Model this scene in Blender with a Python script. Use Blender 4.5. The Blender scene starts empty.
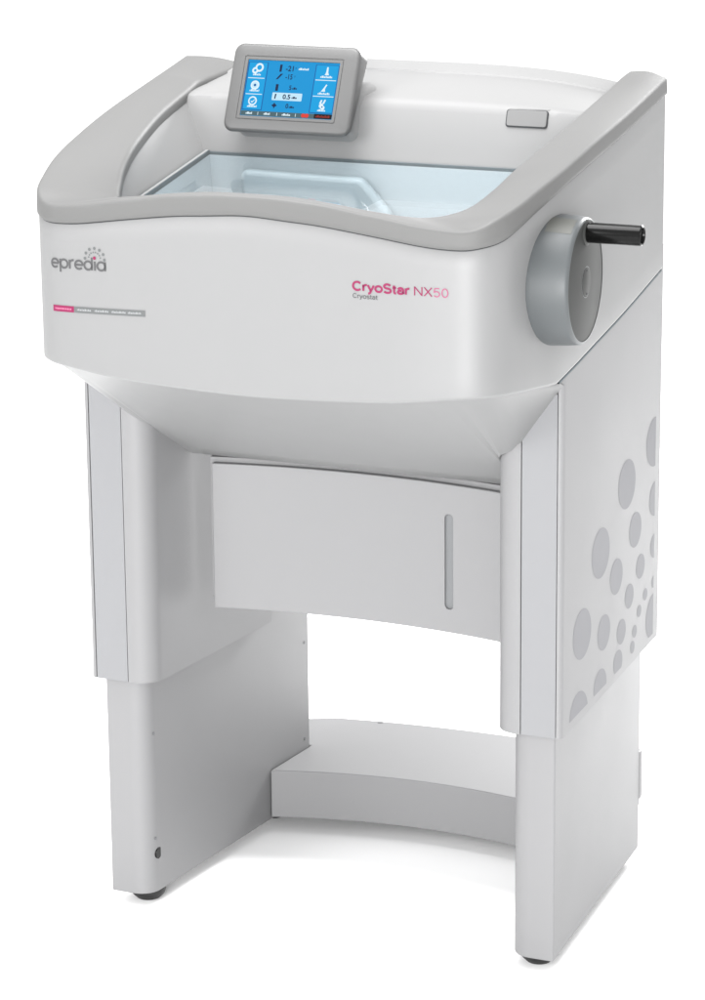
import bpy, bmesh, math
from mathutils import Vector, Matrix

scene = bpy.context.scene
COL = scene.collection
R = math.radians

# ------------------------------------------------------------------ materials
def mat(name, col, rough=.45, spec=.5, grain=0.0, scale=900, coat=0.0, mottling=0.0, bump=0.0):
    m = bpy.data.materials.new(name); m.use_nodes = True
    nt = m.node_tree; b = nt.nodes['Principled BSDF']
    b.inputs['Base Color'].default_value = (*col, 1)
    b.inputs['Roughness'].default_value = rough
    b.inputs['Specular IOR Level'].default_value = spec
    b.inputs['Coat Weight'].default_value = coat
    b.inputs['Coat Roughness'].default_value = .12
    tc = nt.nodes.new('ShaderNodeTexCoord')
    if mottling:
        n = nt.nodes.new('ShaderNodeTexNoise'); n.inputs['Scale'].default_value = 7; n.inputs['Detail'].default_value = 3
        nt.links.new(tc.outputs['Object'], n.inputs['Vector'])
        r = nt.nodes.new('ShaderNodeMapRange')
        r.inputs['To Min'].default_value = rough - mottling; r.inputs['To Max'].default_value = rough + mottling
        nt.links.new(n.outputs['Fac'], r.inputs['Value']); nt.links.new(r.outputs['Result'], b.inputs['Roughness'])
    if bump:
        n = nt.nodes.new('ShaderNodeTexNoise'); n.inputs['Scale'].default_value = scale; n.inputs['Detail'].default_value = 2
        nt.links.new(tc.outputs['Object'], n.inputs['Vector'])
        bp = nt.nodes.new('ShaderNodeBump'); bp.inputs['Strength'].default_value = bump; bp.inputs['Distance'].default_value = .0006
        nt.links.new(n.outputs['Fac'], bp.inputs['Height']); nt.links.new(bp.outputs['Normal'], b.inputs['Normal'])
    return m

def emit(name, col, s=1.0):
    m = bpy.data.materials.new(name); m.use_nodes = True
    b = m.node_tree.nodes['Principled BSDF']
    b.inputs['Base Color'].default_value = (0.004, 0.004, 0.004, 1); b.inputs['Roughness'].default_value = .2
    b.inputs['Specular IOR Level'].default_value = .08
    b.inputs['Emission Color'].default_value = (*col, 1); b.inputs['Emission Strength'].default_value = s
    return m

def srgb(r, g, b):
    f = lambda c: (c/255/12.92) if c/255 <= .04045 else ((c/255+.055)/1.055)**2.4
    return (f(r), f(g), f(b))

WHITE = mat('white_enamel', (0.166, 0.167, 0.168), .45, .5, mottling=.05, bump=.05)
COAT = mat('white_powder_coat', (0.171, 0.171, 0.174), .50, .45, mottling=.05, bump=.10, scale=1400)
PANELW = mat('white_top_plastic', (0.181, 0.181, 0.181), .55, .35, mottling=.05, bump=.05)
INNERW = mat('light_grey_plastic', (0.209, 0.209, 0.209), .5, .4, bump=.05)
STRIP = mat('pale_grey_strip', (0.169, 0.171, 0.177), .5, .4, bump=.06)
TRIM = mat('grey_trim_plastic', (0.103, 0.103, 0.102), .55, .32, mottling=.06, bump=.10, scale=1100)
BEZEL = mat('grey_bezel_plastic', (0.070, 0.070, 0.070), .42, .45, mottling=.04, bump=.08, scale=1200)
WHEEL = mat('grey_wheel_plastic', (0.062, 0.068, 0.071), .46, .4, coat=0)
WHEELFACE = mat('shaded_wheel_face', (0.032, 0.033, 0.032), .6, .2)  # darker than the rim: shade of the averted side put into the colour
STICKER = mat('faded_sticker', (0.073, 0.075, 0.068), .5, .4)
BLACK = mat('black_plastic', (.003, .003, .003), .2, .16)
RUBBER = mat('black_rubber', (.010, .010, .010), .45, .4)
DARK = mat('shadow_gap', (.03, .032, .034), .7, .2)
SEALGAP = mat('grey_seal_and_gap_shade', (.075, .092, .100), .6, .25)  # window seals, and the imitated shade in the side panel seam
GREYDECAL = mat('grey_decal', (0.085, 0.086, 0.095), .45, .35)
BUTTON = mat('grey_button', (0.124, 0.124, 0.124), .4, .4)
SLOT = mat('grey_slot', (0.119, 0.123, 0.127), .5, .4)
CHAMBER = mat('pale_blue_liner', (0.454, 0.488, 0.506), .35, .5)
CHAMBERW = mat('white_liner', (0.413, 0.453, 0.472), .35, .5)
INK = mat('dark_grey_ink', (0.060, 0.060, 0.062), .5, .3)
INK2 = mat('grey_ink', (0.088, 0.092, 0.093), .5, .3)
INKL = mat('pale_ink', (0.215, 0.223, 0.227), .5, .3)
PINK = mat('magenta_ink', (0.161, 0.006, 0.049), .5, .3)
PINKL = mat('light_magenta_ink', (0.235, 0.051, 0.108), .5, .3)
PINKW = mat('rose_ink', (0.357, 0.103, 0.175), .5, .3)
FLOOR = mat('white_paper', (.96, .96, .96), .9, .0)

def glass():
    m = bpy.data.materials.new('pale_blue_glass'); m.use_nodes = True
    nt = m.node_tree; nt.nodes.remove(nt.nodes['Principled BSDF']); out = nt.nodes['Material Output']
    t = nt.nodes.new('ShaderNodeBsdfTransparent'); t.inputs['Color'].default_value = (.95, .975, .985, 1)
    g = nt.nodes.new('ShaderNodeBsdfGlossy'); g.inputs['Roughness'].default_value = .02
    fr = nt.nodes.new('ShaderNodeFresnel'); ge = nt.nodes.new('ShaderNodeNewGeometry'); mr = nt.nodes.new('ShaderNodeMapRange')
    mr.inputs['To Min'].default_value = 1.42; mr.inputs['To Max'].default_value = 1/1.42
    nt.links.new(ge.outputs['Backfacing'], mr.inputs['Value']); nt.links.new(mr.outputs['Result'], fr.inputs['IOR'])
    mx = nt.nodes.new('ShaderNodeMixShader')
    nt.links.new(fr.outputs['Fac'], mx.inputs['Fac']); nt.links.new(t.outputs[0], mx.inputs[1]); nt.links.new(g.outputs[0], mx.inputs[2])
    nt.links.new(mx.outputs[0], out.inputs['Surface'])
    return m
GLASS = glass()

# ------------------------------------------------------------------ helpers
def link(name, me, m, parent=None, sharp=32, bevel=0, seg=2):
    me.validate()
    for mm in (m if isinstance(m, (list, tuple)) else [m]): me.materials.append(mm)
    for p in me.polygons: p.use_smooth = True
    me.set_sharp_from_angle(angle=R(sharp))
    o = bpy.data.objects.new(name, me); COL.objects.link(o)
    if parent: o.parent = parent
    if bevel:
        b = o.modifiers.new('edge', 'BEVEL'); b.width = bevel; b.segments = seg; b.limit_method = 'ANGLE'; b.angle_limit = R(35)
        b.harden_normals = True
    return o

def loft(rows, closed=False):
    """rows: list of equal-length point lists -> mesh"""
    n = len(rows[0]); vs = [tuple(p) for r in rows for p in r]; fs = []
    for i in range(len(rows)-1):
        for j in range(n if closed else n-1):
            k = (j+1) % n
            fs.append((i*n+j, i*n+k, (i+1)*n+k, (i+1)*n+j))
    me = bpy.data.meshes.new('m'); me.from_pydata(vs, [], fs); me.update()
    return me

def recalc(me):
    bm = bmesh.new(); bm.from_mesh(me); bmesh.ops.remove_doubles(bm, verts=bm.verts, dist=1e-6)
    bmesh.ops.recalc_face_normals(bm, faces=bm.faces); bm.to_mesh(me); bm.free(); return me

def rpoly(pts):
    """pts: (x, y, radius) -> rounded polygon"""
    out = []; n = len(pts)
    for i, (x, y, r) in enumerate(pts):
        p = Vector((x, y)); a = Vector(pts[i-1][:2])-p; b = Vector(pts[(i+1) % n][:2])-p
        if r <= 0: out.append((x, y)); continue
        a.normalize(); b.normalize(); ang = a.angle(b); t = r/math.tan(ang/2)
        c = p+(a+b).normalized()*(r/math.sin(ang/2)); s = p+a*t-c; e = p+b*t-c
        a0 = math.atan2(s.y, s.x); da = math.atan2(e.y, e.x)-a0
        while da > math.pi: da -= 2*math.pi
        while da < -math.pi: da += 2*math.pi
        k = 10 if r > .008 else 5
        for j in range(k+1): out.append((c.x+r*math.cos(a0+da*j/k), c.y+r*math.sin(a0+da*j/k)))
    return out

def prism(poly, z0, z1, fz0=None, fz1=None):
    """vertical prism; fz0/fz1(x,y) override the bottom / top height"""
    n = len(poly); vs = []
    for x, y in poly: vs.append((x, y, fz0(x, y) if fz0 else z0))
    for x, y in poly: vs.append((x, y, fz1(x, y) if fz1 else z1))
    fs = [(i, (i+1) % n, n+(i+1) % n, n+i) for i in range(n)]
    fs += [tuple(range(n))[::-1], tuple(range(n, 2*n))]
    me = bpy.data.meshes.new('m'); me.from_pydata(vs, [], fs); me.update()
    return recalc(me)

def box(x0, x1, y0, y1, z0, z1):
    return prism([(x0, y0), (x1, y0), (x1, y1), (x0, y1)], z0, z1)

def place(me, M):
    me.transform(M); me.update(); return me

def join(mes):
    bm = bmesh.new()
    for me in mes: bm.from_mesh(me)
    me = bpy.data.meshes.new('m'); bm.to_mesh(me); bm.free(); return me

def lathe(profile, n=64, x0=0):
    """profile: (axial, radius) revolved round the X axis"""
    rows = [[(a, r*math.cos(2*math.pi*k/n), r*math.sin(2*math.pi*k/n)) for k in range(n)] for a, r in profile]
    me = loft(rows, True); bm = bmesh.new(); bm.from_mesh(me)
    bmesh.ops.remove_doubles(bm, verts=bm.verts, dist=1e-6); bmesh.ops.recalc_face_normals(bm, faces=bm.faces)
    bm.to_mesh(me); bm.free(); return me

def interp(tab, s):
    s = abs(s)
    if s <= tab[0][0]: return tab[0][1]
    P = tab
    for i in range(len(P)-1):
        if s <= P[i+1][0]:
            t = (s-P[i][0])/(P[i+1][0]-P[i][0])
            def sl(k):
                if k <= 0: return 0.0
                if k >= len(P)-1: return (P[k][1]-P[k-1][1])/(P[k][0]-P[k-1][0])
                return (P[k+1][1]-P[k-1][1])/(P[k+1][0]-P[k-1][0])
            h = P[i+1][0]-P[i][0]; m0 = sl(i)*h; m1 = sl(i+1)*h
            return (2*t**3-3*t**2+1)*P[i][1]+(t**3-2*t**2+t)*m0+(-2*t**3+3*t**2)*P[i+1][1]+(t**3-t**2)*m1
    return P[-1][1]

# ------------------------------------------------------------------ plan of the upper body
CTRL = [(0, -.212), (.1, -.211), (.2, -.2075), (.26, -.2015), (.285, -.195), (.304, -.181), (.3175, -.1600), (.330, -.12),
        (.3390, -.08), (.3445, -.04), (.3475, 0), (.350, .04), (.3535, .12), (.3555, .2), (.356, .335)]
def spline(P, n=14):
    Q = [(-P[1][0], P[1][1])]+P+[(2*P[-1][0]-P[-2][0], 2*P[-1][1]-P[-2][1])]; o = []
    for i in range(1, len(Q)-2):
        for k in range(n):
            t = k/n; a, b, c, d = Q[i-1:i+3]
            o.append(tuple(.5*(2*b[j]+(c[j]-a[j])*t+(2*a[j]-5*b[j]+4*c[j]-d[j])*t*t+(3*b[j]-a[j]-3*c[j]+d[j])*t**3) for j in (0, 1)))
    o.append(P[-1]); return o
# the crank side is flatter towards the front corner, where the wheel sits
CTRL_R = CTRL[:3]+[(.26, -.2015), (.288, -.1955), (.309, -.183), (.3235, -.160), (.3325, -.122), (.3390, -.08)]+CTRL[9:]
def arc(P):
    L = [0.0]
    for i in range(1, len(P)): L.append(L[-1]+math.dist(P[i], P[i-1]))
    return L
HALF_L = spline(CTRL); SL_L = arc(HALF_L); SMAX = SL_L[-1]
HALF_R = spline(CTRL_R); SL_R = arc(HALF_R); SL_R = [v*SMAX/SL_R[-1] for v in SL_R]
def plan(s, off=0.0):
    """point on the plan outline at signed arc length s (0 = front middle), moved outward by off; also the normal"""
    sg = -1 if s < 0 else 1; a = min(abs(s), SMAX)
    HALF, SL = (HALF_L, SL_L) if s < 0 else (HALF_R, SL_R)
    lo = 0
    while lo < len(SL)-2 and SL[lo+1] < a: lo += 1
    t = (a-SL[lo])/(SL[lo+1]-SL[lo]); p, q = HALF[lo], HALF[lo+1]
    def tang(k):
        u, v = HALF[max(k-1, 0)], HALF[min(k+1, len(HALF)-1)]
        if k == 0: u = (-HALF[1][0], HALF[1][1])
        return Vector((v[0]-u[0], v[1]-u[1])).normalized()
    tg = (tang(lo)*(1-t)+tang(lo+1)*t).normalized()
    x = p[0]+(q[0]-p[0])*t; y = p[1]+(q[1]-p[1])*t
    nx, ny = tg.y, -tg.x
    return ((x+nx*off)*sg, y+ny*off, nx*sg, ny)
ZL = [(0, 1.0100), (.06, 1.0065), (.1, 1.0035), (.17, .9945), (.229, .986), (.255, .9835), (.284, .983), (.3024, .9855), (.3318, .9915),
      (.3697, 1.0045), (.411, 1.0185), (.4923, 1.0408), (.6428, 1.0705), (SMAX, 1.1065)]
ZU = [(0, 1.0345), (.04, 1.034), (.075, 1.0315), (.109, 1.0285), (.146, 1.0225), (.179, 1.018), (.2203, 1.0108), (.254, 1.007), (.279, 1.0058),
      (.2973, 1.0085), (.326, 1.0195), (.3735, 1.032), (.4108, 1.0425), (.494, 1.0625), (.5807, 1.0815), (.695, 1.1025), (.77, 1.1165), (SMAX, 1.1290)]
ZB = [(0, .7812), (.0663, .7825), (.125, .7848), (.19, .7882), (.23, .7925), (.27, .797), (.32, .7992), (.3917, .7946), (.4623, .7892),
      (.5881, .8185), (SMAX, .8705)]
def lin(tab, s):
    s = abs(s)
    for (a, u), (b, v) in zip(tab, tab[1:]):
        if s <= b: return u+(v-u)*max(0, s-a)/(b-a)
    return tab[-1][1]
def zbot(s): return interp(ZB[:9], s) if abs(s) <= .4623 else lin(ZB, s)

NS = 240
SS = [SMAX*(2*i/NS-1) for i in range(NS+1)]

# ------------------------------------------------------------------ the thing
root = bpy.data.objects.new('laboratory_cryostat', None); COL.objects.link(root)
root['label'] = 'white floor-standing laboratory cryostat with grey trim, tilted blue touch screen and side crank wheel'
root['category'] = 'cryostat'

# body shell: outer skin, lower edge, closed at the back
def ring(off, zf): return [(*plan(s, off)[:2], zf(s)) for s in SS]
rows = [ring(-.006, lambda s: interp(ZL, s)+.010), ring(-.006, lambda s: interp(ZL, s)-.0012), ring(-.0022, lambda s: interp(ZL, s)-.0012),
        ring(-.0012, lambda s: interp(ZL, s)-.0025)]
for k in range(1, 8):
    rows.append(ring(-.0012, lambda s, k=k: (interp(ZL, s)-.0025)*(1-k/8)+(zbot(s)+.006)*k/8))
for a in range(0, 7):
    t = a/6*math.pi/2
    rows.append(ring(-.0012-.0055*(1-math.cos(t)), lambda s, t=t: zbot(s)+.006-.0055*math.sin(t)))
rows.append(ring(-.013, lambda s: zbot(s)+.0008))
me = loft(rows)
bm = bmesh.new(); bm.from_mesh(me); bmesh.ops.recalc_face_normals(bm, faces=bm.faces)
bm.verts.ensure_lookup_table(); nr = len(rows); n = NS+1
bm.faces.new([bm.verts[i*n] for i in range(nr)]+[bm.verts[i*n+n-1] for i in range(nr)][::-1])   # back plate
bm.to_mesh(me); bm.free()
body = link('body_shell', me, WHITE, root, 40)

# dark strips imitating shade in the joints: collar / body and body / side panels
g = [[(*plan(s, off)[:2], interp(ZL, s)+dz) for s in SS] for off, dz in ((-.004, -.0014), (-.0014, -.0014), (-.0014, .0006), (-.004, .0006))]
link('trim_gap_shade', recalc(loft(g)), DARK, body)
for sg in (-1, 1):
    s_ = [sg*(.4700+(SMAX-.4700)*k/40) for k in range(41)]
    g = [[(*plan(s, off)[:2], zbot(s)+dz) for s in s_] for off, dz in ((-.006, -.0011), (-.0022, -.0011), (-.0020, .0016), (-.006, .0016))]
    link('seam_gap_shade', recalc(loft(g)), SEALGAP, body)

# funnel shaped underside between the body and the legs
AX = .2494; TK = .0747
low = [(.3445, .20, .84), (.3435, .05, .80), (.3425, -.0125, .784), (.335, -.0128, .7745), (.310, -.0128, .740), (.285, -.0128, .7045), (.272, -.0128, .6935), (.258, -.0128, .6865),
       (.2505, .002, .679), (.2475, .03, .660), (.2445, .065, .6395), (.2415, .104, .6165), (.16, .104, .6165), (.08, .104, .6165), (0, .104, .6165)]
ups = [.6945, .545, .475, .45, .40, .345, .32, .290, .270, .255, .24, .215, .145, .07, 0.0]
def resample(L, n):
    d = [0]
    for a, b in zip(L, L[1:]): d.append(d[-1]+1)
    out = []
    for k in range(n+1):
        t = k/n*d[-1]; i = min(int(t), len(L)-2); f = t-i
        out.append(tuple(L[i][j]+(L[i+1][j]-L[i][j])*f for j in range(len(L[0]))))
    return out
lowr = resample(low, 112); upr = [u[0] for u in resample([(u,) for u in ups], 112)]
lo_full = lowr+[(-x, y, z) for x, y, z in lowr[::-1][1:]]
up_full = upr+[-u for u in upr[::-1][1:]]
rows = []
for k in range(0, 11):
    t = k/10; row = []
    for s, q in zip(up_full, lo_full):
        x, y, _, _ = plan(s, -.0115); p = (x, y, zbot(s)+.0008)
        row.append(tuple(p[j]+(q[j]-p[j])*t for j in range(3)))
    rows.append(row)
rows.append([(x*.97, y+.02, z+.0) for x, y, z in lo_full])
me = recalc(loft(rows)); link('funnel_underside', me, WHITE, root, 30)

# grey collar: front lip and both side arms
INN = [(0, 0, -.190, 1.0350), (.06, .06, -.1895, 1.0338), (.10, .10, -.189, 1.0300), (.145, .14, -.188, 1.0250), (.19, .170, -.186, 1.0215), (.25, .192, -.176, 1.0170), (.30, .208, -.152, 1.0115),
       (.35, .222, -.118, 1.0085), (.405, .2405, -.080, 1.0140), (.454, .256, -.04, 1.031), (.494, .2653, 0, 1.048), (.535, .2724, .04, 1.0602), (.575, .2783, .08, 1.0713),
       (.615, .2827, .12, 1.0816), (.655, .2854, .16, 1.0905), (.695, .2872, .2, 1.099), (.735, .2895, .24, 1.1080), (.775, .2930, .28, 1.1185), (.815, .2985, .32, 1.1310), (SMAX, .302, .335, 1.1355)]
IX = [(a[0], a[1]) for a in INN]; IY = [(a[0], a[2]) for a in INN]; IZ = [(a[0], a[3]) for a in INN]
def inner(s):
    sg = -1 if s < 0 else 1; a = abs(s)
    # x runs linearly through the middle, everything else is smooth
    x = a if a < .06 else interp(IX, a); z = interp(IZ, a)
    if s < 0 and a > .735:                      # the left arm widens towards the rear, behind the screen
        t = (a-.735)/(SMAX-.735); x -= .044*t**1.5; z -= .0145*t
    return Vector((x*sg, interp(IY, a), z))
rows = [[] for _ in range(24)]
for s in SS:
    zl, zu = interp(ZL, s), interp(ZU, s)
    def O(off, z): x, y, _, _ = plan(s, off); return Vector((x, y, z))
    I = inner(s); e = O(-.0045, zu); w = (I-e); wid = w.length; wd = w.normalized()
    r = min(.007, wid*.3)
    pts = [O(-.005, zl+.0004), O(0, zl), O(.0012, zl+.0012)]
    h = zu-.0048
    pts += [O(.0013, zl*(2/3)+h/3), O(.0010, zl/3+h*2/3), O(.0006, h)]
    for k in range(1, 5):
        t = k/4*math.pi/2
        pts.append(O(.0006-.0050*(1-math.cos(t)), h+.0048*math.sin(t)))
    a, b = pts[-1], I-wd*r
    side = min(1, max(0, (abs(s)-.30)/.12))
    for k in range(1, 8):
        t = k/8; p = a.lerp(b, t); p.z += .0035*side*math.sin(math.pi*t); pts.append(p)
    out = Vector((wd.x, wd.y, 0)).normalized()
    for k in range(0, 5):
        t = k/4*math.pi/2
        q = b+wd*(r*math.sin(t)); q.z -= r*(1-math.cos(t)); pts.append(q)
    q = I.copy(); q.z -= .0165; pts.append(q)
    q = I-out*.006; q.z -= .0165; pts.append(q)
    for row, p in zip(rows, pts): row.append(tuple(p))
rows = [r_ for r_ in rows if r_]
me = loft(rows)
bm = bmesh.new(); bm.from_mesh(me); bmesh.ops.recalc_face_normals(bm, faces=bm.faces); bm.verts.ensure_lookup_table()
for e0 in (0, NS): bm.faces.new([bm.verts[i*n+e0] for i in range(len(rows))])      # rear end caps
bmesh.ops.recalc_face_normals(bm, faces=bm.faces); bm.to_mesh(me); bm.free()
link('trim_collar', me, TRIM, root, 50, bevel=0)

# inner wall from the collar down to the window
def zg(y): return .9905+.171*(y-.01)
GX = .2515
rows = [[], [], []]
for s in SS:
    I = inner(s); I2 = I.copy(); sg = -1 if s < 0 else 1
    if abs(s) > .42:
        top = Vector((I.x+sg*.0035, I.y, I.z-.012)); t = min(1, (abs(s)-.42)/.06)
        bot = Vector((sg*(min(abs(I.x), GX)*(1-t)+GX*t), I.y, zg(I.y)-.006))
    else:
        top = Vector((I.x*1.004, I.y-.002, I.z-.012)); bot = Vector((I.x, I.y, zg(I.y)-.02))
    rows[0].append(tuple(top)); rows[1].append(tuple(top.lerp(bot, .5))); rows[2].append(tuple(bot))
link('inner_wall', recalc(loft(rows)), INNERW, root, 40)

# white rear deck behind the window
prof = [(.1855, 1.008), (.186, 1.0195), (.1868, 1.0215), (.193, 1.044), (.2, 1.068), (.2055, 1.087), (.2085, 1.0942), (.213, 1.0988), (.220, 1.1022), (.262, 1.1135), (.300, 1.1240),
        (.3035, 1.1250), (.3050, 1.1275), (.322, 1.1345), (.329, 1.1370), (.3335, 1.1355), (.3345, 1.131), (.3345, 1.08)]
YX = [(.2, .2872), (.24, .2895), (.28, .2930), (.32, .2985), (.335, .302)]
rows = []
for y, z in prof:
    k = min(1, max(0, (z-1.09)/.03)); w_ = lin(YX, max(y, .2))+.003
    wl = w_-(.044*((y-.24)/.095)**1.5 if y > .24 else 0)
    xs_ = [-wl+(w_+wl)*i/80 for i in range(81)]
    rows.append([(x, y, z-.0165*k*abs(x/.29)**3.4) for x in xs_])
deck = link('rear_deck', recalc(loft(rows)), PANELW, root, 28)

# latch button set in the ridge of the deck
def capsule(cx, cy, w, h, r):
    return rpoly([(cx-w/2, cy-h/2, r), (cx+w/2, cy-h/2, r), (cx+w/2, cy+h/2, r), (cx-w/2, cy+h/2, r)])
tl = math.atan2(.0145, .044)
def slab(poly, d0, d1):
    """polygon in local x/y pushed from depth d0 to d1 along local z"""
    return prism(poly, d0, d1)
frame_btn = Matrix.Translation((.2095, .2038, 1.0838)) @ Matrix.Rotation(R(90)-tl*.95, 4, 'X')
me = place(slab(capsule(0, 0, .0580, .0235, .004), -.006, .0006), frame_btn)
gap = link('latch_button', me, DARK, root, 30)
gap.name = 'latch_button'
me = place(slab(capsule(0, .0005, .0556, .0212, .0035), -.006, .0016), frame_btn)
link('button_cap', me, BUTTON, gap, 30, bevel=.0008)
frame_top = Matrix.Translation((.2115, .2205, 1.0975)) @ Matrix.Rotation(R(14), 4, 'X')
me = place(slab(rpoly([(-.0275, -.010, .001), (.027, -.010, .001), (.024, .007, .004), (-.020, .007, .004)]), -.004, .0010), frame_top)
link('button_top', me, PANELW, gap, 30, bevel=.0006)

# window: glass pane, seals
def gq(x0, x1, y0, y1, dz, th):
    vs = [];
    for d in (dz, dz+th):
        vs += [(x0, y0, zg(y0)+d), (x1, y0, zg(y0)+d), (x1, y1, zg(y1)+d), (x0, y1, zg(y1)+d)]
    me = bpy.data.meshes.new('m')
    me.from_pydata(vs, [], [(3, 2, 1, 0), (4, 5, 6, 7), (0, 1, 5, 4), (1, 2, 6, 5), (2, 3, 7, 6), (3, 0, 4, 7)]); me.update(); return me
pane = link('glass_window', gq(-.2465, .2465, -.186, .184, -.002, .004), GLASS, root)
for sx in (-1, 1):
    x = lambda a, b: (min(sx*a, sx*b), max(sx*a, sx*b))
    link('window_seal', gq(*x(.2502, .2515), -.15, .1850, -.004, .0058), SEALGAP, pane)
    link('window_rail', gq(*x(.2462, .2501), -.15, .1850, -.004, .0062), INNERW, pane)
    link('window_seal', gq(*x(.2446, .2461), -.15, .1850, -.004, .0058), SEALGAP, pane)
link('window_seal', gq(-.245, .245, .1842, .1856, -.004, .0038), SEALGAP, pane)

# cold chamber below the glass
def chamber():
    b = []
    x, y0, y1, z0 = .2445, -.18, .1838, .80
    vs = [(-x, y0, zg(y0)-.006), (x, y0, zg(y0)-.006), (x, y1, zg(y1)-.004), (-x, y1, zg(y1)-.004), (-x+.02, y0, z0), (x-.02, y0, z0), (x-.02, y1-.006, z0), (-x+.02, y1-.006, z0)]
    me = bpy.data.meshes.new('m')
    me.from_pydata(vs, [], [(4, 5, 6, 7), (0, 1, 5, 4), (1, 2, 6, 5), (2, 3, 7, 6), (3, 0, 4, 7)]); me.update(); return me
ch = link('cold_chamber', chamber(), CHAMBER, root)
# moulded cover on the chamber's back wall, ledge on its left, ledge on its right
cov = rpoly([(-.175, .80, .0), (.070, .80, .0), (.030, .955, .03), (-.012, .999, .018), (-.192, 1.002, .012), (-.187, .965, .02)])
me = prism(cov, 0, .020); place(me, Matrix.Translation((0, .183, 0)) @ Matrix.Rotation(R(90), 4, 'X'))
link('specimen_cover', me, CHAMBERW, ch, 40, bevel=.008, seg=3)
me = prism(rpoly([(-.24, -.17, 0), (-.185, -.17, .01), (-.185, .10, .015), (-.24, .10, 0)]), .80, .955)
link('side_ledge', me, CHAMBERW, ch, 40, bevel=.006, seg=3)
me = prism(rpoly([(.05, -.02, .02), (.24, -.02, .0), (.24, .17, 0), (.05, .17, .03)]), .80, .935)
link('blade_holder', me, CHAMBERW, ch, 40, bevel=.008, seg=3)

# ------------------------------------------------------------------ lettering and emblem on the curved front
def wrap(me, s0, z0, rise=0.0, lift=.0006):
    """flat mesh in x/y -> on the front skin, x along the outline, y up"""
    bm = bmesh.new(); bm.from_mesh(me); bmesh.ops.triangulate(bm, faces=bm.faces)
    for _ in range(5):                          # short edges, so the letters follow the curve
        e = [e for e in bm.edges if e.calc_length() > .003]
        if not e: break
        bmesh.ops.subdivide_edges(bm, edges=e, cuts=1); bmesh.ops.triangulate(bm, faces=[f for f in bm.faces if len(f.verts) > 3])
    bm.to_mesh(me); bm.free()
    for v in me.vertices:
        s = s0+v.co.x; x, y, nx, ny = plan(s, -.0012+lift+v.co.z); v.co = (x, y, z0+v.co.y+rise*v.co.x)
    me.update(); return me
def text_mesh(t, size, fat=0.0, sx=1.0, align='LEFT', space=1.0):
    c = bpy.data.curves.new('t', 'FONT'); c.body = t; c.size = size; c.offset = fat; c.resolution_u = 6; c.align_x = align; c.space_character = space
    o = bpy.data.objects.new('t', c); COL.objects.link(o)
    dg = bpy.context.evaluated_depsgraph_get(); dg.update()
    me = bpy.data.meshes.new_from_object(o.evaluated_get(dg)); COL.objects.unlink(o); bpy.data.objects.remove(o)
    me.materials.clear(); me.transform(Matrix.Diagonal((sx, 1, 1, 1))); return me
# plain sans letters drawn as strokes (x-height 1, capitals 1.40)
def el(cx, cy, rx, ry, a0, a1, n=20):
    return [(cx+rx*math.cos(R(a0+(a1-a0)*k/n)), cy+ry*math.sin(R(a0+(a1-a0)*k/n))) for k in range(n+1)]
GL = {
 'e': (.94, [[(.10, .50), (.50, .50), (.90, .50)]+el(.48, .50, .43, .45, 8, 318)]),
 'p': (.98, [el(.52, .50, .42, .45, 180, -180), [(.10, 1.0), (.10, .2), (.10, -.42)]]),
 'r': (.56, [[(.10, 0), (.10, .5), (.10, .98)], el(.46, .55, .36, .40, 180, 72, 10)]),
 'd': (.98, [el(.46, .50, .42, .45, 0, 360), [(.88, 0), (.88, .7), (.88, 1.40)]]),
 'i': (.24, [[(.12, 0), (.12, .5), (.12, .98)]]),
 'q': (.98, [el(.46, .50, .42, .45, 0, 360), [(.88, 0), (.88, .5), (.88, .98)]]),
 'a': (.92, [el(.44, .62, .34, .33, 165, 0, 12)+[(.78, .3), (.80, .02)], el(.42, .29, .33, .25, 60, 390)]),
 'o': (.98, [el(.48, .49, .42, .45, 0, 360)]),
 'y': (.86, [[(.04, .98), (.24, .5), (.43, .06)], [(.82, .98), (.62, .5), (.43, .06), (.32, -.24), (.20, -.34), (.06, -.33)]]),
 't': (.52, [[(.22, 1.28), (.22, .6), (.22, .20), (.28, .06), (.48, .05)], [(.0, .92), (.25, .92), (.48, .92)]]),
 's': (.82, [el(.41, .72, .32, .23, 25, 270, 14)+el(.41, .24, .34, .23, 90, -150, 14)[1:]]),
 'C': (1.24, [el(.64, .70, .55, .65, 42, 318, 26)]),
 'S': (1.10, [el(.54, 1.03, .42, .33, 22, 270, 16)+el(.54, .36, .45, .34, 90, -155, 16)[1:]]),
 'N': (1.22, [[(.12, 0), (.12, .7), (.12, 1.40)], [(.12, 1.36), (.60, .70), (1.08, .04)], [(1.08, 0), (1.08, .7), (1.08, 1.40)]]),
 'X': (1.12, [[(.06, 0), (.56, .70), (1.06, 1.40)], [(1.06, 0), (.56, .70), (.06, 1.40)]]),
 '5': (.98, [[(.84, 1.34), (.5, 1.34), (.24, 1.34), (.14, .66)]+el(.47, .44, .38, .41, 138, -150, 18)]),
 '0': (.98, [el(.48, .69, .38, .66, 0, 360, 26)]),
}
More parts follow.
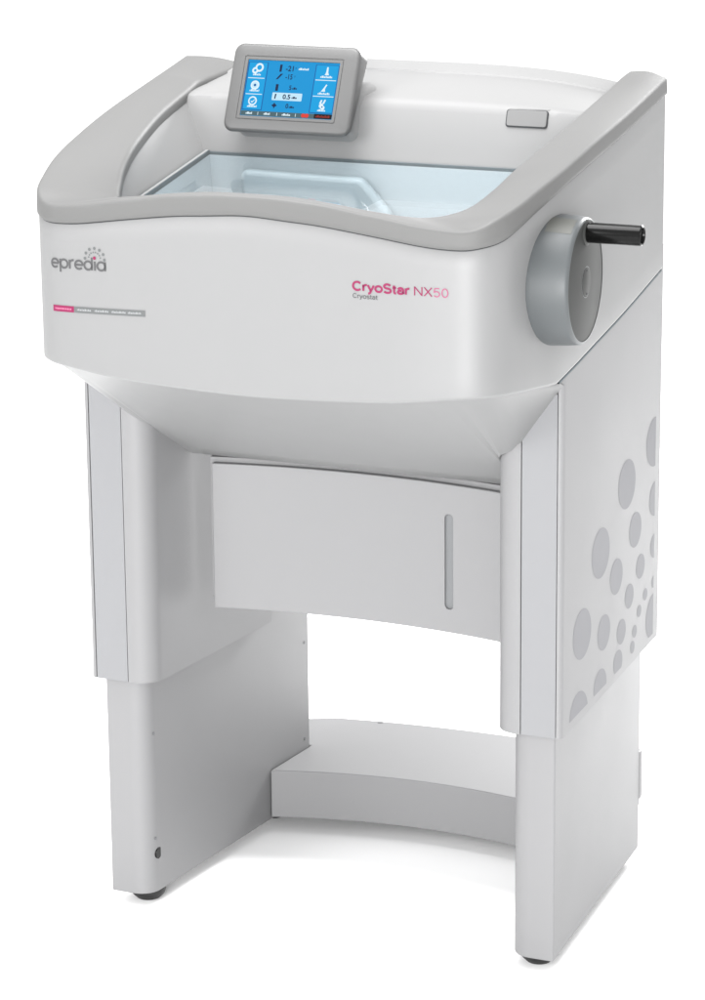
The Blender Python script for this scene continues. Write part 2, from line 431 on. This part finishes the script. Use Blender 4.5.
def stroke_text(t, width, xh, w):
    """ribbons of width w (x-heights); total width in metres, xh = x-height in metres"""
    total = sum(GL[c][0] for c in t)+.10*(len(t)-1); kx = width/(total-.1); vs = []; fs = []; x0 = -.05
    for c in t:
        adv, paths = GL[c]
        for P in paths:
            Q = [(kx*(x+x0), xh*y) for x, y in P]; base = len(vs); n = len(Q); closed = math.dist(Q[0], Q[-1]) < 1e-7
            for i, (x, y) in enumerate(Q):
                a, b = (Q[-2], Q[1]) if closed and i in (0, n-1) else (Q[max(i-1, 0)], Q[min(i+1, n-1)])
                dx_, dy_ = b[0]-a[0], b[1]-a[1]; l = math.hypot(dx_, dy_); h = w*xh/2
                vs += [(x-dy_/l*h, y+dx_/l*h, 0), (x+dy_/l*h, y-dx_/l*h, 0)]
            fs += [(base+2*i, base+2*i+1, base+2*i+3, base+2*i+2) for i in range(n-1)]
        x0 += adv+.10
    me = bpy.data.meshes.new('m'); me.from_pydata(vs, [], fs); me.update(); return me
def disc(cx, cy, r, n=14, z=0):
    me = bpy.data.meshes.new('m')
    me.from_pydata([(cx+r*math.cos(2*math.pi*k/n), cy+r*math.sin(2*math.pi*k/n), z) for k in range(n)], [], [tuple(range(n))]); me.update(); return me
def rect(x0, x1, y0, y1, z=0, n=1):
    vs = []; fs = []
    for k in range(n+1):
        x = x0+(x1-x0)*k/n; vs += [(x, y0, z), (x, y1, z)]
    for k in range(n): fs.append((2*k, 2*k+2, 2*k+3, 2*k+1))
    me = bpy.data.meshes.new('m'); me.from_pydata(vs, [], fs); me.update(); return me

logo = link('maker_emblem', wrap(stroke_text('eprediq', .0838, .0118, .235), -.2812, .9252, 0.02), INK, root)
ds = []; ds2 = []
for k in range(7):
    a = R(-3+186*k/6); ds.append(disc(.0145*math.cos(a), .0130*math.sin(a), .0020))
for k in range(8):
    a = R(10+160*k/7); ds2.append(disc(.0088*math.cos(a), .0080*math.sin(a), .0011))
link('emblem_dots', wrap(join(ds+ds2), -.2133, .9418), INK2, logo)
link('emblem_heart', wrap(disc(0, 0, .0022), -.2133, .9425, lift=.0009), PINK, logo)

bar = link('slogan_bar', wrap(rect(.0345, .1390, -.0040, .0040, n=12), -.2808, .8728, .032), INK2, root)
link('bar_accent', wrap(rect(0, .0338, -.0040, .0040, n=5), -.2808, .8728, .032), PINK, bar)
ws = []
for a, b, m_ in ((.039, .060, 0), (.0655, .086, 0), (.0905, .111, 0), (.1145, .1335, 0)):
    x = a
    k = 0
    while x < b:
        w = .0011+.0007*((k*7) % 3); ws.append(rect(x, min(b, x+w), -.0011, .0009+.0006*((k*5) % 2))); x += w+.0006; k += 1
link('bar_lettering', wrap(join(ws), -.2808, .8728, .032, .0010), INKL, bar)
ws = []; x = .004; k = 0
while x < .030:
    w = .0012+.0007*((k*7) % 3); ws.append(rect(x, x+w, -.0011, .0011)); x += w+.0006; k += 1
link('bar_lettering', wrap(join(ws), -.2808, .8728, .032, .0010), PINKW, bar)

name = link('model_lettering', wrap(stroke_text('CryoStar', .0722, .0077, .35), .1418, .9276, -.022), PINK, root)
link('model_number', wrap(stroke_text('NX', .0222, .0077, .19), .2203, .9258, -.022), PINK, name)
link('model_number', wrap(stroke_text('50', .0185, .0077, .18), .2443, .9252, -.022), PINKL, name)
link('type_lettering', wrap(stroke_text('Cryostat', .0318, .0040, .24), .1418, .9182, -.022), INK, name)

# ------------------------------------------------------------------ touch screen
SW, SH, TILT = .1860, .1225, R(23.3)
SM = Matrix.Translation((-.2113, .155, 1.0555)) @ Matrix.Rotation(R(90)-TILT, 4, 'X')     # local x right, y up the face, z out of the face
def rr(x0, x1, y0, y1, r, k=6):
    out = []
    for cx, cy, a0 in ((x1-r, y0+r, -90), (x1-r, y1-r, 0), (x0+r, y1-r, 90), (x0+r, y0+r, 180)):
        for j in range(k+1):
            a = R(a0+90*j/k); out.append((cx+r*math.cos(a), cy+r*math.sin(a)))
    return out
def rrow(i, z, r): return [(x, y, z*(.26+.74*y/SH) if z < -.006 else z) for x, y in rr(i, SW-i, i, SH-i, r)]
dx0, dx1, dy0, dy1 = .0243, .1583, .0222, .0988
def drow(g, z, r): return [(x, y, z) for x, y in rr(dx0-g, dx1+g, dy0-g, dy1+g, r)]
rows = [rrow(.012, -.034, .006), rrow(.003, -.034, .011), rrow(.0008, -.030, .013), rrow(0, -.022, .0135), rrow(0, -.005, .0135), rrow(.0006, -.0028, .0132), rrow(.0022, -.0008, .012), rrow(.0048, 0, .010),
        drow(.0066, .0002, .0022), drow(.0060, .0002, .002), drow(.0056, -.0007, .002), drow(.0050, -.0007, .002), drow(.0046, .0002, .002), drow(.0008, .0002, .001), drow(.0004, -.0014, .0008), drow(-.001, -.0016, .0006)]
scr = link('touch_screen', place(recalc(loft(rows, True)), SM), BEZEL, root, 40)
rows = []
for x0_, x1_, y0_, y1_, z_ in ((.012, SW-.010, .014, SH*.52, -.002), (.012, SW-.009, .014, SH*.56, -.016), (.008, SW-.004, .004, SH*.64, -.034), (.0, SW+.006, .0, SH*.74, -.056)):
    rows.append([(x, y, z_) for x, y in rr(x0_, x1_, y0_, y1_, .014)])
link('screen_mount', place(recalc(loft(rows, True)), SM), PANELW, scr, 40)
# display picture: one mesh, one material per colour
DW, DH = dx1-dx0, dy1-dy0
pal = {}
def P(name, c, s=1.0):
    if name not in pal: pal[name] = emit('display_'+name, srgb(*c), s)
    return pal[name]
bits = []
def put(me, m, lift):
    for v in me.vertices: v.co = (dx0+v.co.x*DW, dy0+v.co.y*DH, -.0012+lift)
    bits.append((me, m))
def qr(a0, a1, b0, b1, m, lift): put(rect(a0, a1, 1-b1, 1-b0), m, lift)
def quad4(pts, m, lift):
    me = bpy.data.meshes.new('m'); me.from_pydata([(a, 1-b, 0) for a, b in pts], [], [tuple(range(len(pts)))]); me.update(); put(me, m, lift)
def dsc(a, b, r, m, lift, asp=DW/DH):
    n_ = 18; quad4([(a+r*math.cos(2*math.pi*k/n_), b-r*asp*math.sin(2*math.pi*k/n_)) for k in range(n_)], m, lift)
def txt(t, a, b, w, h, m, lift, fat=0):
    me = text_mesh(t, 1.0, fat); X = [v.co.x for v in me.vertices]; Y = [v.co.y for v in me.vertices]
    kx = w/(max(X)-min(X)); ky = h/(max(Y)-min(Y)); x0 = min(X); y0 = min(Y)
    for v in me.vertices: v.co.x = a-w/2+(v.co.x-x0)*kx; v.co.y = 1-b-h/2+(v.co.y-y0)*ky
    put(me, m, lift)
BL = P('blue', (0, 150, 216)); BB = P('button', (0, 162, 226)); BD = P('edge', (8, 96, 168)); WH = P('white', (226, 244, 252)); PA = P('pale', (196, 232, 250))
NV = P('navy', (10, 36, 78)); GR = P('bar', (78, 104, 112)); BK = P('black', (22, 14, 18)); RD = P('red', (226, 62, 52)); DR = P('rust', (150, 44, 34))
qr(-.004, 1.004, -.005, 1.005, BL, 0)
qr(0, .222, .03, .90, BD, .0001); qr(.012, .212, .04, .885, BB, .0002)
qr(.742, 1.0, .03, .90, BD, .0001); qr(.752, .992, .04, .885, BB, .0002)
for b in (.315, .605): qr(.02, .20, b, b+.014, WH, .0003)
for b in (.300, .590): qr(.760, .985, b, b+.014, WH, .0003)
qr(0, 1, .915, 1.0, GR, .0002); qr(.805, 1, .912, 1.0, BK, .0003)
for a in (.185, .395, .60): qr(a, a+.006, .93, .985, WH, .0003)
# left column symbols: linked rings, target, ticked disc; a word bar under each
dsc(.128, .13, .046, WH, .0003); dsc(.128, .13, .026, BB, .0004); dsc(.085, .185, .034, WH, .0003); dsc(.085, .185, .014, BB, .0004)
dsc(.108, .45, .048, WH, .0003); dsc(.108, .45, .032, PA, .0004); dsc(.108, .45, .014, BD, .0005)
dsc(.108, .735, .048, WH, .0003); dsc(.108, .735, .033, BB, .0004); quad4([(.085, .735), (.105, .775), (.15, .68), (.105, .745)], WH, .0005)
def wordbar(a, b, w, m, lift):
    x = a-w/2; k = 0
    while x < a+w/2-.004:
        ww = .010+.006*((k*5) % 3); h = .026+.012*((k*3) % 2); qr(x, min(x+ww, a+w/2), b+.02-h, b+.02, m, lift); x += ww+.0035; k += 1
for b in (.255, .545, .83): wordbar(.11, b, .085+.02*(b > .3), WH, .0003)
# right column symbols: thermometer upright, thermometer leaning, twin pins
quad4([(.868, .07), (.884, .07), (.888, .17), (.9, .215), (.852, .215), (.864, .17)], WH, .0003)
quad4([(.886, .38), (.900, .385), (.880, .46), (.885, .51), (.838, .51), (.862, .45)], WH, .0003)
quad4([(.855, .66), (.872, .66), (.862, .73), (.84, .73)], WH, .0003); quad4([(.893, .65), (.91, .66), (.895, .73), (.875, .73)], WH, .0003)
dsc(.866, .765, .024, WH, .0003); dsc(.885, .80, .022, WH, .0003); dsc(.878, .785, .008, BD, .0004)
for b, w in ((.245, .13), (.545, .13), (.845, .085)): wordbar(.875, b, w, WH, .0003)
# read-outs
quad4([(.352, .06), (.378, .06), (.376, .19), (.352, .19)], NV, .0003); txt('-21', .462, .125, .085, .10, NV, .0003, .02); txt('°', .53, .115, .012, .03, NV, .0003); wordbar(.615, .125, .11, WH, .0003)
quad4([(.372, .225), (.398, .225), (.348, .325), (.325, .33)], NV, .0003); txt('-15', .468, .275, .075, .095, NV, .0003, .02); txt('°', .53, .265, .012, .03, NV, .0003)
qr(.338, .368, .415, .535, NV, .0003); txt('5', .50, .47, .026, .085, NV, .0003, .02); wordbar(.548, .478, .05, NV, .0003)
quad4([(.315, .575), (.322, .565), (.636, .565), (.643, .575), (.643, .695), (.636, .705), (.322, .705), (.315, .695)], PA, .0003)
quad4([(.345, .59), (.362, .59), (.355, .68), (.342, .68)], NV, .0004); txt('0.5', .475, .636, .085, .088, NV, .0004, .03); wordbar(.56, .645, .055, NV, .0004)
quad4([(.322, .80), (.345, .77), (.352, .745), (.362, .77), (.385, .80), (.362, .825), (.352, .86), (.345, .825)], NV, .0003); txt('0', .495, .80, .03, .085, NV, .0003, .02); wordbar(.548, .815, .06, NV, .0003)
for a, w in ((.09, .07), (.29, .075), (.50, .09)): wordbar(a, .955, w, WH, .0003)
dsc(.688, .955, .022, RD, .0003); dsc(.725, .955, .022, RD, .0003); qr(.665, .75, .94, .955, RD, .0004)
wordbar(.90, .955, .15, DR, .0004)
mats = list(pal.values()); bm = bmesh.new()
for me_, m_ in bits:
    k0 = len(bm.faces); bm.from_mesh(me_); bm.faces.ensure_lookup_table()
    for f in bm.faces[k0:]: f.material_index = mats.index(m_)
me = bpy.data.meshes.new('m'); bm.to_mesh(me); bm.free()
link('display', place(me, SM), mats, scr)

# ------------------------------------------------------------------ hand wheel with crank handle
wm = Matrix.Translation((.3310, -.0380, .9232)) @ Matrix.Rotation(R(3.5), 4, 'Z') @ Matrix.Scale(1.0135, 4)
wheel = link('hand_wheel', place(lathe([(-.0135, 0), (-.0135, .0795), (-.012, .0806), (.0, .0808), (.002, .0808), (.030, .0790), (.0425, .0778), (.0455, .0768), (.0468, .0750), (.0470, .0735)], 96), wm), WHEEL, root, 40)
link('wheel_face', place(lathe([(.0462, .0736), (.0466, .0728), (.0466, .0), ], 96), wm), WHEELFACE, wheel, 30)
link('wheel_gap', place(lathe([(-.026, 0), (-.026, .0834), (-.0118, .0834), (-.0127, .0)], 96), wm), DARK, wheel, 30)
hub = Matrix.Translation((0, .0035, -.0015))
link('hub_cap', place(lathe([(.0455, .0185), (.0470, .0185), (.0474, .0178), (.0474, .0)], 48), wm @ hub), WHEELFACE, wheel, 30)
link('hub_ring', place(lathe([(.0460, .0193), (.04675, .0193), (.04675, .0)], 48), wm @ hub), SLOT, wheel, 30)
for dz in (-.0145, .0145):
    link('hub_screw', place(lathe([(.046, .0014), (.0478, .0014), (.0478, 0)], 12), wm @ Matrix.Translation((0, .0035, -.0015+dz))), DARK, wheel)
# sticker on the rim
st = []
for k in range(13):
    a = R(100+24*k/12); st.append([(x_, r_*math.cos(a), r_*math.sin(a)) for x_, r_ in ((.008, .0807), (.030, .07925), (.0405, .0783))])
link('rim_sticker', place(loft(st), wm), STICKER, wheel)
hm = Matrix.Translation((.3770, -.0320, .9835)) @ Matrix.Rotation(R(1.5), 4, 'Z')
hd = link('crank_handle', place(lathe([(.0, .0), (.0, .0122), (.003, .0126), (.066, .0126), (.0715, .0124), (.0728, .0112), (.0722, .0098), (.070, .0092), (.069, .0)], 48), hm), BLACK, wheel, 40)
link('handle_boss', place(lathe([(-.004, 0), (-.004, .0165), (.0025, .016), (.0035, .0145), (.0036, 0)], 40), hm), WHEELFACE, wheel, 40)

# ------------------------------------------------------------------ legs
def mir(poly, sx): return [(sx*x, y) for x, y in poly]
def xin(a, y): return a-TK*y
FY = -.0135
for sx in (1, -1):
    ho = rpoly([(.3361, FY, 0), (.3435, FY, .0072), (.3475, .365, .004), (xin(AX, .316), .316, 0), (xin(AX, FY), FY, .032), (.2862, FY, 0), (.2862, FY+.005, 0), (.3361, FY+.005, 0)])
    def zb_(x, y):
        if abs(x) < .335 or y < 0: return .3160 if abs(x) < .30 else .3165
        return .3188+.0870*y if y < .30 else .3370+(y-.30)*.235
    leg = link('leg', prism(mir(ho, sx), .316, .76, zb_, lambda x, y: (.800+.27*(y+.0135)) if abs(x) > .333 else (.775 if y < .1 else .80)), COAT, root, 30)
    a, b = sorted((sx*.2873, sx*.3350))
    link('front_strip', box(a, b, FY+.0002, FY+.0045, .3163, .772), STRIP, leg, bevel=.0006)
    lo_ = rpoly([(.33, 0, .0035), (xin(.33, .439), .439, .003), (xin(.2687, .461), .461, .002), (xin(.2687, 0), 0, .028)])
    ll = link('lower_column', prism(mir(lo_, sx), 0.0, .60), COAT, leg, 30, bevel=.0022)
    # small screws on the inner face
    for (y, z, r) in () if sx > 0 else ((.018, .080, .0022), (.0195, .2335, .0024), (.4475, .2450, .0026), (.4445, .0935, .0026)):
        x = xin(.2687, y)
        me = place(lathe([(-.001, r), (.0006, r), (.0007, 0)], 12), Matrix.Translation((sx*x, y, z)) @ Matrix.Rotation(R(180) if sx > 0 else 0, 4, 'Z'))
        link('screw', me, SLOT, ll)
    if sx < 0: me = place(lathe([(-.002, .0082), (.0004, .0082), (.0004, 0)], 24), Matrix.Translation((sx*xin(.2687, .0245), .0245, .0565)) @ Matrix.Rotation(R(180) if sx > 0 else 0, 4, 'Z'))
    if sx < 0: link('levelling_hole', me, BLACK, ll)
    # feet
    for fy in (.042, .40):
        fm = Matrix.Translation((sx*xin(.297, fy), fy, 0)) @ Matrix.Rotation(R(90), 4, 'Y') @ Matrix.Diagonal((1, 1, 1, 1) if fy < .1 else (1, .72, .72, 1))
        me = place(lathe([(-.002, 0), (-.002, .0235), (.006, .0250), (.012, .0230), (.0185, .0165), (.0188, 0)], 32), fm)
        link('foot', me, RUBBER, leg, 40)
    # side bump of the mains inlet near the back
    if sx > 0:
        link('mains_inlet', prism(rpoly([(.290, .4375, 0), (.2985, .4375, .003), (.2975, .456, .006), (.285, .456, 0)]), .073, .146), COAT, leg, 30, bevel=.003)

    # decal: field of dots, cut off along the panel's rear and lower edges
    D = [(.2258, .5995, .0338), (.2614, .5275, .0244), (.1268, .5299, .0340), (.1882, .4813, .0246), (.2846, .4701, .0173), (.2406, .4397, .0172), (.0594, .4383, .0338),
         (.1419, .4168, .0243), (.2107, .3981, .0175), (.2818, .4074, .0086), (.3059, .4245, .0086), (.2640, .3835, .0089), (.3370, .6330, .0345), (.3420, .5520, .0245), (.3420, .4850, .0175), (.3400, .4335, .0087),
         (.0490, .3280, .0345), (.1300, .3450, .0245), (.1985, .3580, .0178), (.2560, .3630, .0088), (.3450, .3830, .0345)]
    for cy, cz, r in D:
        bm = bmesh.new(); vs = [bm.verts.new((0, cy+r*math.cos(2*math.pi*k/48), cz+r*math.sin(2*math.pi*k/48))) for k in range(48)]; bm.faces.new(vs)
        for co, no in (((0, .3400, 0), (0, 1, 0)), ((0, 0, .3290), (0, .0870, -1))):
            bmesh.ops.bisect_plane(bm, geom=bm.verts[:]+bm.edges[:]+bm.faces[:], plane_co=co, plane_no=no, clear_outer=True)
        for v in bm.verts: v.co.x = sx*(.3435+.004*(v.co.y+.0135)/.3785+.0002)
        bmesh.ops.recalc_face_normals(bm, faces=bm.faces)
        m_ = bpy.data.meshes.new('m'); bm.to_mesh(m_); bm.free()
        if sx > 0: link('decal_dot', m_, GREYDECAL, leg)

# ------------------------------------------------------------------ front cover below the funnel
DWX = .2085
def ydr(x): return .1205-.52*x*x
def cover():
    x0, x1, z0, z1 = -DWX, .2225, .4005, .6065
    sxc, sw, s0, s1 = .1363, .0062, .4335, .5650
    bm = bmesh.new()
    def V(x, z): return bm.verts.new((x, ydr(x), z))
    nx = 48; xs = [x0+(x1-x0)*i/nx for i in range(nx+1)]
    xs = [x for x in xs if not (sxc-.012 < x < sxc+.012)]+[sxc-.010, sxc+.010]; xs.sort(); zs = [z0, s0-.006, s1+.006, z1]
    g = [[V(x, z) for z in zs] for x in xs]
    ci = xs.index(sxc-.010)
    for i in range(len(xs)-1):
        for j in range(3):
            if i == ci and j == 1: continue
            bm.faces.new((g[i][j], g[i+1][j], g[i+1][j+1], g[i][j+1]))
    slot = []
    for k in range(9): a = R(180+180*k/8); slot.append((sxc+sw*math.cos(a), s0+sw+sw*math.sin(a)))
    for k in range(9): a = R(180*k/8); slot.append((sxc+sw*math.cos(a), s1-sw+sw*math.sin(a)))
    sv = [V(x, z) for x, z in slot]; se = [bm.edges.new((sv[i], sv[(i+1) % len(sv)])) for i in range(len(sv))]
    q = [g[ci][1], g[ci+1][1], g[ci+1][2], g[ci][2]]
    oe = [bm.edges.get((q[i], q[(i+1) % 4])) for i in range(4)]
    bmesh.ops.triangle_fill(bm, edges=se+oe, use_beauty=True)
    bmesh.ops.remove_doubles(bm, verts=bm.verts, dist=1e-6)
    be = [e for e in bm.edges if len(e.link_faces) == 1]
    outer_e = [e for e in be if not (abs((e.verts[0].co.x+e.verts[1].co.x)/2-sxc) < .0075 and s0-.001 < (e.verts[0].co.z+e.verts[1].co.z)/2 < s1+.001)]
    slot_e = [e for e in be if e not in outer_e]
    r = bmesh.ops.extrude_edge_only(bm, edges=outer_e)
    for v in [x for x in r['geom'] if isinstance(x, bmesh.types.BMVert)]: v.co.y += .018
    r = bmesh.ops.extrude_edge_only(bm, edges=slot_e)
    for v in [x for x in r['geom'] if isinstance(x, bmesh.types.BMVert)]: v.co.y += .005
    bmesh.ops.recalc_face_normals(bm, faces=bm.faces)
    me = bpy.data.meshes.new('m'); bm.to_mesh(me); bm.free(); return me
cv = link('front_cover', cover(), COAT, root, 30, bevel=.0016)
link('handle_slot', box(.128, .1446, ydr(.1363)+.004, ydr(.1363)+.010, .430, .569), SLOT, cv)
rows = []
for i in range(33):
    x = -.2140+.442*i/32; rows.append([(x, ydr(x)+.0095, .4135), (x, ydr(x)+.0095, .6135), (x, ydr(x)+.03, .6135), (x, ydr(x)+.03, .4135)])
me = loft(rows, True); link('cover_backing', recalc(me), COAT, cv, 30, bevel=.001)

# ------------------------------------------------------------------ foot shelf between the legs
def shelf():
    f = []; b = []
    k = 40
    for i in range(k+1):
        t = 2*i/k-1
        xf = t*(xin(.2687, .338)-.0012); yf = .378-.041*t*t; f.append((xf, yf))
        xb = t*.246; b.append((xb, .617-.35*xb*xb))
    return prism(f+[(xin(.2687, .461)-.0012, .4625), (.2460, .4635)]+b[::-1]+[(-.290, .575), (-.290, .4635), (-xin(.2687, .461)+.0012, .4625)], .004, .078)
sh = link('foot_shelf', shelf(), COAT, root, 30, bevel=.0022)
link('shelf_screw', place(lathe([(0, .0045), (.0008, .0042), (.0010, 0)], 16), Matrix.Translation((-.178, .5985, .0779)) @ Matrix.Rotation(R(-90), 4, 'Y')), SLOT, sh)

# ------------------------------------------------------------------ floor
me = bpy.data.meshes.new('floor'); me.from_pydata([(-40, -40, -.0188), (40, -40, -.0188), (40, 60, -.0188), (-40, 60, -.0188)], [], [(0, 1, 2, 3)]); me.update()
fl = link('floor', me, FLOOR); fl['kind'] = 'structure'

# ------------------------------------------------------------------ light
w = bpy.data.worlds.new('World'); scene.world = w; w.use_nodes = True
bg = w.node_tree.nodes['Background']; bg.inputs['Color'].default_value = (1, 1, 1, 1); bg.inputs['Strength'].default_value = 1.344
def area(name, loc, target, size, power, col=(1, 1, 1)):
    l = bpy.data.lights.new(name, 'AREA'); l.shape = 'DISK'; l.size = size; l.energy = power; l.color = col
    o = bpy.data.objects.new(name, l); COL.objects.link(o); o.location = loc
    o.rotation_euler = (Vector(target)-Vector(loc)).to_track_quat('-Z', 'Y').to_euler()
    return o
area('key_softbox', (-2.2, -3.9, 2.1), (0, 0, .7), 1.8, 100.8)
area('front_fill', (1.2, -4.4, .85), (0, 0, .3), 1.6, 228)  # added fill, brightens the shelf front and inner leg faces
area('side_fill', (3.8, -.3, 1.5), (.2, .1, .6), 1.5, 14.4)  # added fill to lift the right-hand side faces
area('top_softbox', (-.2, -.1, 2.3), (0, .05, 1.0), 1.3, 50.4)
area('back_shadow_fill', (.3, 3.2, 1.9), (0, .3, 0), 1.3, 228)  # added unseen lamp, washes out floor shadows under the machine

# ------------------------------------------------------------------ camera
cam = bpy.data.cameras.new('camera'); co = bpy.data.objects.new('camera', cam); COL.objects.link(co); scene.camera = co
yaw, pit, rol, fpx = R(24.0793), R(14.8584), R(-.5632), 3137.4072
fw = Vector((-math.sin(yaw)*math.cos(pit), math.cos(yaw)*math.cos(pit), -math.sin(pit)))
r0 = Vector((math.cos(yaw), math.sin(yaw), 0)); u0 = r0.cross(fw)
rt = r0*math.cos(rol)+u0*math.sin(rol); up = u0*math.cos(rol)-r0*math.sin(rol)
M = Matrix((rt, up, -fw)).transposed().to_4x4(); M.translation = (1.6628, -3.618, 1.655)
co.matrix_world = M
cam.sensor_fit = 'VERTICAL'; cam.sensor_height = 24; cam.lens = fpx/1000*24; cam.clip_end = 300; cam.clip_start = .1

scene.view_settings.view_transform = 'Standard'; scene.view_settings.look = 'None'
scene.view_settings.exposure = 0; scene.view_settings.gamma = 1
scene.cycles.max_bounces = 12; scene.cycles.transparent_max_bounces = 16
